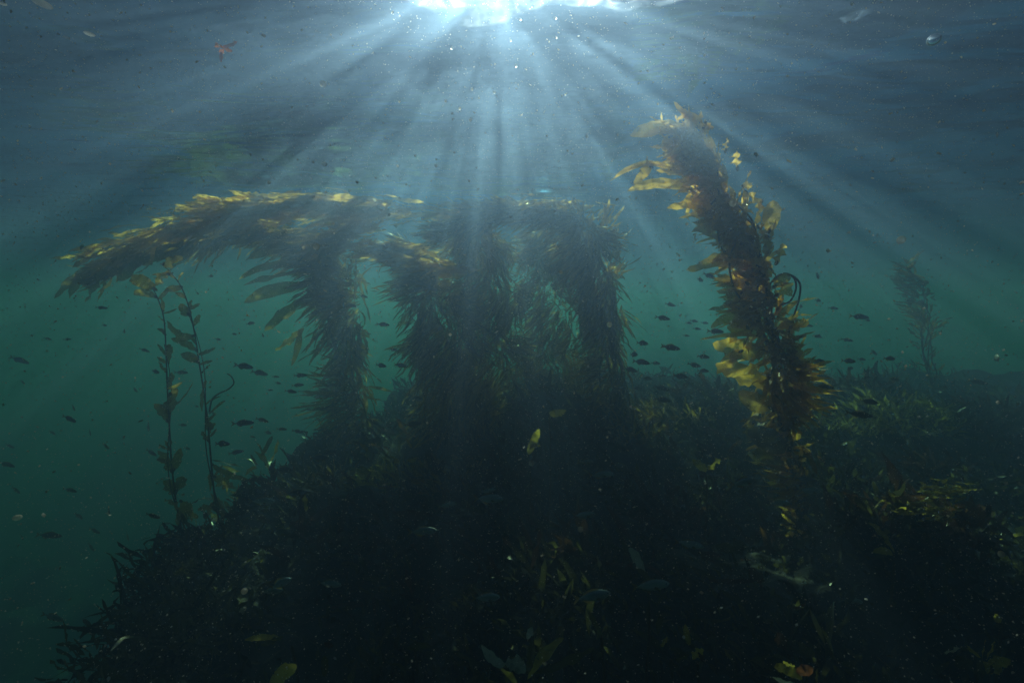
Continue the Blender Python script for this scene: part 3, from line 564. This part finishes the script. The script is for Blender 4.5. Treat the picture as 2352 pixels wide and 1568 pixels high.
frond('seaweed_frond', 'dull gold leaf on the black reef left of the bottom centre golden frond', [(1870, 1410, 1980, 1400, 46, 'olive'), (1940, 1315, 1975, 1310, 12, 'rust')], 1.9, 'olive', .5, c8)
frond('seaweed_frond', 'small yellow leaf standing beside the large dark fish, left reef', [(1405, 780, 1402, 700, 38, 'lime')], 3.2, 'lime', .5, c8)
frond('seaweed_frond', 'rust coloured tapering blade on the dark reef left of centre', [(1990, 800, 1800, 785, 52, 'rust'), (2150, 900, 2070, 820, 40, 'rust')], 3.0, 'rust', .5, c8)
frond('seaweed_frond', 'small green leaf pair at the foot of the middle kelp column', [(170, 330, 250, 315, 42, 'lime')], 3.6, 'lime', .5, c7)
frond('seaweed_frond', 'upright yellow frond below the middle of the central arch', [(75, 520, 125, 400, 44, 'lime'), (80, 490, 130, 480, 24, 'lime')], 3.6, 'lime', .5, c7)
frond('seaweed_frond', 'yellow frond clump on the reef below the gap beside the golden kelp', [(890, 600, 830, 540, 50, 'lime'), (900, 590, 960, 540, 60, 'lime'), (890, 620, 860, 595, 40, 'rust')], 3.3, 'lime', .5, c7)
frond('seaweed_frond', 'three small yellow leaves right of the left kelp column base', [(1815, 560, 1830, 540, 26, 'lime'), (1910, 545, 1870, 545, 22, 'lime'), (1690, 500, 1655, 468, 26, 'lime'), (1890, 490, 1870, 450, 18, 'lime')], 3.7, 'lime', .5, c8)

# drifting pieces
dp = at(515, 120, 1.9); root = empty('drifting_seaweed', dp, 'tiny red seaweed scrap drifting high under the surface, upper left', 'seaweed')
for x0, y0, x1, y1, wd in [(515, 112, 494, 98, 8), (515, 112, 540, 100, 8), (514, 114, 502, 120, 9), (516, 114, 534, 118, 9), (508, 105, 492, 108, 6), (530, 108, 545, 96, 6), (512, 112, 528, 106, 8)]:
    sig_blade(root, dp, at(x0, y0, 1.9), at(x1, y1, 1.9), wd * 1.9 / FPX, rng, M['red'], ncr=3, k=8, bulb=False, ragged=.3)
V, F = tube([at(508, 120, 1.9), at(508, 130, 1.9), at(507, 142, 1.9)], [.004, .008, .003], 6); mk('stub', V, F, M['red'], root, dp)

# ------------------------------------------------------------------ fish
def fish_meshes(kind):
    s = np.array([-.5, -.46, -.40, -.30, -.18, -.04, .10, .22, .30, .36, .385]) # head at -x turned below; x from nose to tail root
    hh = np.array([.006, .045, .085, .118, .142, .146, .122, .082, .046, .026, .022]); ww = hh * np.array([.6, .62, .6, .52, .46, .42, .38, .34, .32, .3, .25])
    zc = np.array([-.01, -.008, -.004, 0, .004, .004, .002, 0, 0, 0, 0]); th = np.linspace(0, 2 * math.pi, 15)
    ex = lambda v, p: np.sign(v) * np.abs(v) ** p
    V = np.stack([np.broadcast_to(-s[:, None], (11, 15)), ww[:, None] * ex(np.sin(th), .9)[None], zc[:, None] + hh[:, None] * ex(np.cos(th), .95)[None]], -1)
    body = mk('body', V.reshape(-1, 3), grid_faces(1, 10, 14), M[kind], data=True)
    def fin(name, outline, th_=.006):
        P = np.array(outline, float); n = len(P); c = P.mean(0); A = np.c_[P[:, 0], np.zeros(n), P[:, 1]]
        # closed fan as quads, two skins a few mm apart
        vs_ = []; f = []
        for sgn in (-1, 1): vs_.append(np.c_[P[:, 0], np.full(n, 0.), P[:, 1]]); vs_.append(np.array([[c[0], sgn * th_, c[1]]]))
        Vv = np.vstack(vs_); 
        for k_ in range(n):
            j = (k_ + 1) % n; f.append((k_, j, n)); f.append((n + 1 + j, n + 1 + k_, 2 * n + 1))
        return mk(name, Vv, f, M['fin'], data=True)
    tail = fin('tail_fin', [(-.36, .022), (-.44, .08), (-.55, .155), (-.51, .06), (-.46, 0), (-.51, -.06), (-.55, -.155), (-.44, -.08), (-.36, -.022)])
    dors = fin('dorsal_fin', [(.20, .135), (.10, .195), (-.02, .205), (-.14, .175), (-.26, .115), (-.28, .065), (-.1, .12), (.1, .14)])
    anal = fin('anal_fin', [(-.02, -.145), (-.08, -.205), (-.18, -.165), (-.27, -.1), (-.26, -.06), (-.1, -.12)])
    pect = fin('pectoral_fin', [(.2, -.02), (.12, .01), (.06, -.03), (.09, -.08), (.17, -.06)])
    return body, tail, dors, anal, pect
FM = {k: fish_meshes(k) for k in ('fish', 'fishb', 'fishs')}
ev, ef = tube([[0, -.010, 0], [0, -.006, 0], [0, 0, 0], [0, .006, 0], [0, .010, 0]], [.004, .015, .019, .015, .004], 8)
eye_me = mk('eye', ev, ef, M['eye'], data=True)
def fish(px, py, lpx, ang, label, group, kind='fish', yaw=None):
    ln = .125 * rng.uniform(.9, 1.1); d = min(5.6, max(1.2, ln * FPX / lpx)); ln = d * lpx / FPX
    root = empty('fish', at(px, py, d), label, 'fish', group)
    if kind == 'fishs': kind = 'fishs'
    ya = rng.choice([rng.uniform(-.5, .5), rng.uniform(-.9, .9)]) if yaw is None else yaw
    root.rotation_euler = (rng.normal(0, .08), R(ang), ya); ln = ln / max(.6, math.cos(ya)); root.scale = (ln, ln, ln)
    for nm, me in zip(('body', 'tail_fin', 'dorsal_fin', 'anal_fin', 'pectoral_fin'), FM[kind]):
        c = bpy.data.objects.new(nm, me); col.objects.link(c); c.parent = root
        if nm == 'tail_fin': c.rotation_euler = (0, 0, rng.normal(0, .06))
        if nm == 'pectoral_fin': c.location = (0, -.065, 0); c.rotation_euler = (0, 0, -.35)
    for sgn in (-1, 1):
        c = bpy.data.objects.new('eye', eye_me); col.objects.link(c); c.parent = root; c.location = (.405, sgn * .045, .022)
q0 = lambda x, y: c0(x, y); qs = .3515
FISH = []
def addf(fn, sc, rows):
    for r in rows:
        x, y, l = r[:3]; FISH.append((*fn(x, y), l * sc, r[3] if len(r) > 3 else 6, r[4] if len(r) > 4 else None, r[5] if len(r) > 5 else None))
cM = lambda x, y: (514.5 + .293 * x, 826.9 + .293 * y)
addf(c0, .3515, [(130, 262, 68, 32), (148, 405, 45, 30), (312, 122, 42, 20), (440, 125, 36, 0), (813, 72, 48, 15), (945, 197, 54, 25), (1017, 337, 78, 5), (1185, 342, 68, 5), (885, 455, 58, 15), (970, 690, 64, 32), (1195, 685, 62, 0),
    (455, 645, 100, 25), (342, 735, 45, 45), (588, 730, 45, 60), (693, 823, 78, 15), (65, 822, 62, 25), (480, 572, 52, 40, 'b'), (1590, 672, 104, 5), (1595, 302, 72, 15), (1395, 607, 62, 10), (1285, 563, 38), (1225, 838, 52),
    (105, 1110, 78, 28), (460, 1110, 82, 20), (515, 1280, 50, 60, 'b'), (710, 1240, 60, 85), (833, 1410, 58, 70, 'b'), (1085, 1330, 58, -5), (325, 1405, 98, 25), (620, 1375, 88, 20), (143, 1415, 52, 40), (595, 1482, 74, 35),
    (1570, 1115, 104, -30), (1535, 92, 36), (1430, 127, 40), (45, 942, 84, 30), (1545, 863, 84, -5)])
addf(cM, .293, [(160, 48, 94, 15), (280, 100, 84, 20), (600, 120, 84, 3), (425, 180, 58), (580, 195, 78, 0), (525, 245, 94, 10), (820, 185, 82, 5), (785, 232, 94, 3), (360, 235, 44), (405, 130, 52), (1390, 42, 104, 10), (1440, 268, 74),
    (1520, 300, 94), (1495, 358, 64), (455, 540, 74), (580, 558, 94, 10), (345, 567, 78, 0), (720, 605, 84, 20, 'b'), (660, 385, 54), (570, 430, 44), (225, 600, 52), (1480, 500, 140, -5)])
addf(c3, .293, [(485, 1033, 48), (505, 1170, 52), (1340, 785, 52), (1235, 920, 38, 30), (1650, 1155, 74, -8), (1745, 1245, 52, 20), (1395, 1280, 52), (1520, 1240, 48), (60, 1277, 48), (215, 1280, 40)])
addf(c4, .293, [(825, 940, 76, 15), (1005, 943, 64, 15), (910, 1017, 86, 8), (885, 1100, 44, 15), (1050, 1237, 32), (885, 1280, 52), (980, 1358, 62, 10), (1240, 1362, 72), (1145, 1485, 96, 5), (1160, 1165, 92)])
addf(cB, .3515, [(350, 130, 74, 25), (415, 48, 58, 20), (290, 155, 62), (480, 298, 58), (95, 318, 68, 15), (270, 475, 48), (160, 785, 98), (310, 750, 84, 5), (250, 713, 74, 20), (1055, 127, 74, 15), (1060, 290, 58), (945, 328, 58, 0),
    (1160, 340, 54), (1330, 397, 78, 5), (1385, 420, 44), (995, 455, 54), (1055, 525, 62, 10), (1250, 548, 62, 10), (1425, 630, 64, 30), (1345, 675, 64), (1270, 733, 64), (1060, 690, 104, -3), (1375, 797, 80, 0), (1555, 805, 84, 5),
    (1175, 948, 64), (1330, 1035, 134, 5), (1470, 1015, 80), (1010, 720, 44), (250, 425, 45), (215, 437, 38), (200, 520, 40), (320, 437, 40)])
addf(c7, .5, [(600, 8, 62), (730, 28, 78, 8), (595, 95, 78, 8), (660, 100, 48), (838, 108, 52, 10), (775, 160, 72), (688, 215, 60), (620, 170, 50), (560, 60, 50), (690, 158, 40), (575, 215, 50), (2140, 187, 52), (2230, 75, 68, 8), (1990, 210, 50), (1350, 632, 94, 3), (500, 578, 74), (545, 130, 50)])
ZONES = [   # test on picture position -> label, group
 (lambda x, y: x < 330 and y < 1050, 'small dark fish in the open green water at the far left', 'fish in the open water at far left'),
 (lambda x, y: x < 360, 'small fish low in the dark teal water at the lower left', 'fish low at the lower left'),
 (lambda x, y: x < 520 and y < 1150, 'small fish silhouette swimming around the two thin kelps', 'fish around the two thin kelps'),
 (lambda x, y: x < 560, 'small fish beside the bases of the two thin kelps', 'fish beside the thin kelp bases'),
 (lambda x, y: x < 790 and y < 1150, 'small dark fish between the thin kelps and the left kelp column', 'fish between thin kelps and left kelp column'),
 (lambda x, y: x < 1100, 'small fish in the gap between left kelp column and centre kelp', 'fish in the gap left of the centre kelp'),
 (lambda x, y: x < 1440, 'dim fish over the dark reef under the central arch', 'dim fish under the central arch'),
 (lambda x, y: x < 1760, 'small dark fish between the central arch and the golden kelp', 'fish between the arch and the golden kelp'),
 (lambda x, y: x < 2120, 'small dark fish between the golden kelp and the faint far kelp', 'fish right of the golden kelp'),
 (lambda x, y: True, 'small faint fish in the blue haze near the right edge', 'fish near the right edge')]
for (x, y, l, a, k, yw) in FISH:
    for test, lab, grp in ZONES:
        if test(x, y): break
    fish(x, y, l, a, lab, grp, {'b': 'fishb', 's': 'fishs'}.get(k, 'fish'), yw)
# fish that can be told apart
for fn, sc, x, y, l, a, k, lab in [
    (c0, .3515, 990, 865, 84, 30, 'fish', 'dark fish nosing the orange blade of the leftmost thin kelp'),
    (c0, .3515, 1455, 807, 112, -3, 'fish', 'solid dark fish just right of the curly shooted thin kelp'),
    (c0, .3515, 1000, 1278, 104, 15, 'fishb', 'bronze fish with pale back low left of the thin kelp bases'),
    (c0, .3515, 1105, 1440, 142, 3, 'fish', 'long dark fish at the very base of the leftmost thin kelp'),
    (cM, .293, 300, 470, 98, 20, 'fishb', 'small fish with yellow tail left of the left kelp column'),
    (cM, .293, 820, 725, 134, -12, 'fish', 'upper of two overlapping dark fish at the left kelp column'),
    (cM, .293, 750, 765, 164, -5, 'fish', 'lower of two overlapping dark fish at the left kelp column'),
    (cM, .293, 470, 860, 172, -5, 'fish', 'dark fish with bright nose left of the overlapping pair'),
    (cM, .293, 570, 1040, 182, -3, 'fish', 'darkest large fish beside the small yellow leaf'),
    (cM, .293, 300, 1105, 194, 5, 'fishs', 'pale edged fish before the tall leafy bush'),
    (cM, .293, 290, 1240, 160, 30, 'fishb', 'fish diving steeply below the pale edged fish'),
    (cM, .293, 450, 1345, 182, 3, 'fish', 'dark fish with glinting snout over the low left reef'),
    (cM, .293, 1750, 1135, 144, -5, 'fishs', 'thin pale outlined fish above the rust tapering blade'),
    (cM, .293, 1560, 1340, 236, -3, 'fishs', 'large grey fish over the black reef left of centre'),
    (c5, .3263, 270, 965, 206, 5, 'fishs', 'bright silvery fish low at the centre, over black reef'),
    (c5, .3263, 1020, 955, 274, -8, 'fishs', 'left of the two big grey fish at bottom centre right'),
    (c5, .3263, 1430, 880, 264, -14, 'fishs', 'right of the two big grey fish at bottom centre right'),
    (c5, .3263, 960, 385, 172, 2, 'fishs', 'greenish silver fish swimming in the black middle of the reef'),
    (c5, .3263, 1700, 590, 204, 6, 'fishs', 'silver green fish above the ragged brown fronds'),
    (c5, .3263, 1080, 100, 176, -3, 'fishs', 'grey fish, larger of the three below the arch right leg'),
    (c5, .3263, 1220, 50, 80, 0, 'fishs', 'smallest outlined fish of the three below the arch right leg'),
    (c5, .3263, 970, 10, 110, -5, 'fishs', 'uppermost grey fish of the three below the arch right leg'),
    (c5, .3263, 290, 270, 212, 0, 'fishs', 'lower dim grey fish under the centre rust hummocks'),
    (c5, .3263, 280, 215, 110, -8, 'fishs', 'upper smaller grey fish under the centre rust hummocks'),
    (cM, .293, 1150, -2, 10, 0, None, None),
    (c8, .5, 1290, 1110, 130, -28, 'fishs', 'upper of a thin outlined fish pair at lower left of centre'),
    (c8, .5, 1250, 1145, 120, -12, 'fishs', 'lower of a thin outlined fish pair at lower left of centre'),
    (c8, .5, 1515, 1112, 120, 2, 'fishs', 'dim oval grey fish right of the outlined fish pair'),
    (c8, .5, 245, 1265, 100, 25, 'fishs', 'pale backed fish low over the rocks at the lower left'),
    (c8, .5, 520, 1235, 85, 22, 'fishb', 'thin brown fish over the rocks right of the pale backed fish'),
    (cB, .3515, 575, 1475, 194, -8, 'fishs', 'pale outlined fish at the foot of the golden kelp'),
    (cB, .3515, 1095, 857, 118, 0, 'fish', 'dark round fish right beside the golden kelp stem'),
    (cB, .3515, 1390, 950, 124, 8, 'fish', 'dark fish directly in front of the sunlit green mound'),
    (cB, .3515, 1260, 685, 98, 4, 'fish', 'sharp dark fish in open water above the sunlit green mound'),
    (cB, .3515, 1525, 670, 92, 5, 'fishb', 'fish with orange tail just left of the faint far kelp'),
    (cB, .3515, 390, 492, 104, 3, 'fish', 'dark fish touching the yellow blades of the golden kelp'),
    (cB, .3515, 310, 657, 88, 8, 'fish', 'plump dark fish below the lowest thin blade of the golden kelp'),
    (cB, .3515, 100, 597, 104, 10, 'fish', 'dark fish midway between the arch leg and the golden kelp'),
    (cB, .3515, 45, 405, 92, 10, 'fish', 'highest clear dark fish beside the arch right leg'),
    (cB, .3515, 45, 940, 114, 8, 'fish', 'large dark fish low between the arch leg and golden kelp'),
    (c7, .5, 1230, 742, 104, 3, 'fishs', 'teal fish left of the pair behind the golden kelp base'),
    (c7, .5, 1370, 685, 114, 3, 'fishs', 'teal fish just right of the golden kelp base, over dark bushes'),
    (c7, .5, 1560, 1190, 104, 3, 'fishs', 'faint blue fish alone in the black lower right')]:
    if lab: fish(*fn(x, y), l * sc, a, lab, None, k, rng.uniform(-.25, .25))

# ------------------------------------------------------------------ specks in the water
def specks(n, seed, size, box, mat, name):
    rg = np.random.default_rng(seed); ico = np.array([[0, 0, 1], [1, 0, 0], [0, 1, 0], [-1, 0, 0], [0, -1, 0], [0, 0, -1]], float)
    F1 = np.array([[0, 1, 2], [0, 2, 3], [0, 3, 4], [0, 4, 1], [5, 2, 1], [5, 3, 2], [5, 4, 3], [5, 1, 4]])
    P = np.stack([rg.uniform(*b, n) for b in box], -1); d = np.linalg.norm(P, axis=1); P = P[d > .75]; n = len(P)
    s = size * np.minimum(rg.lognormal(0, .5, (n, 1, 1)), 2.8) * rg.uniform(.5, 1.3, (n, 1, 3))
    V = P[:, None] + ico[None] * s
    V[:, :, 0] += ico[None, :, 2] * s[:, :, 0] * rg.normal(0, .6, (n, 1))
    F = (F1[None] + (np.arange(n) * 6)[:, None, None]).reshape(-1, 3)
    tag(mk(name, V.reshape(-1, 3), F, M[mat], smooth=False), kind='stuff')
specks(120000, 5, .00115, ((-2.6, 2.6), (.4, 3.4), (-1.4, 1.34)), 'snow', 'marine_snow')
def ball(name, p, r, mat, label, cat, group=None, sq=(1, 1, 1)):
    s = np.linspace(0, math.pi, 9); th = np.linspace(0, 2 * math.pi, 13)
    V = np.stack([np.sin(s)[:, None] * np.cos(th)[None], np.sin(s)[:, None] * np.sin(th)[None], np.broadcast_to(np.cos(s)[:, None], (9, 13))], -1) * np.array(sq) * r
    o = mk(name, V.reshape(-1, 3), grid_faces(1, 8, 12)[:, ::-1], mat); o.location = [float(v) for v in p]; return tag(o, label, cat, group)
SP = [(40, 1188, 11, 'soft white oval speck floating in the teal water at lower left'), (561, 1357, 9, 'bright white speck over the dark rocks at lower left'), (1221, 1063, 9, 'pale blurred speck over the reef just below the centre'),
      (1333, 1215, 8, 'pinkish blurred speck in the black below the centre'), (2070, 551, 13, 'long pale speck in the blue water left of the faint far kelp'), (726, 566, 9, 'pale round speck before the left kelp top'),
      (1195, 45, 4, 'blurred bright speck right under the sun glare'), (742, 193, 10, 'tan speck at the upper left edge of the light rays'), (1683, 466, 10, 'white speck in front of the golden kelp crown'),
      (2300, 1272, 9, 'yellowish round speck near the right edge over the black reef'), (745, 377, 7, 'small white speck above the left kelp canopy'), (1034, 768, 5, 'tan dot on the broad dark centre column'), (1400, 745, 9, 'round pale speck on the arch right leg'),
      (1185, 151, 5, 'small orange speck in the middle of the light rays'), (2375, 10, 1, None)]
for x, y, r, lab in SP:
    if lab: ball('floating_speck', at(x, y, .9), r * .65 / FPX, M['soft'], lab, 'speck', 'blurred specks drifting near the camera', (rng.uniform(.8, 1.2), 1, rng.uniform(.8, 1.3)))
rg = np.random.default_rng(8)
for k in range(90):   # more like them, in the lit water and over the dark kelp
    x = rg.normal(1150, 420); y = rg.uniform(20, 1150)
    d = rg.uniform(.7, 1.4)
    ball('floating_speck', at(x, y, d), rg.uniform(1.4, 3.8) * d / FPX, M['soft'], 'tiny blurred pale speck, one of many scattered through the water', 'speck', 'tiny blurred specks in the water', (rg.uniform(.8, 1.2), 1, rg.uniform(.8, 1.2)))
ball('air_bubble', at(2145, 92, 1.5), 13 * 1.5 / FPX, M['air'], 'clear round air bubble rising at the upper right', 'bubble', None, (1, 1, .9))
for x, y, rr, sq, lab in [(96, 8, 20, (.7, 1.0, .22), 'largest white glint patch under the surface, top left corner'), (205, 78, 10, (1, 1, .2), 'small white glint patch, right one of two below the top left corner'),
                     (153, 87, 6, (1, 1, .25), 'tiny white glint patch, left one of two below the top left corner'), (4, 8, 8, (1, 1, .3), 'white glint patch cut by the left edge at the top')]:
    v = (700 - y) / FPX; d = (H - .12) / v * .97
    ball('glint_patch', at(x, y, d), rr * d / FPX, M['snow'], lab, 'bubble', None, sq)  # bright surface glints, given shape as flattened white bodies
print('objects', len(bpy.data.objects), 'faces', sum(len(m.polygons) for m in bpy.data.meshes))
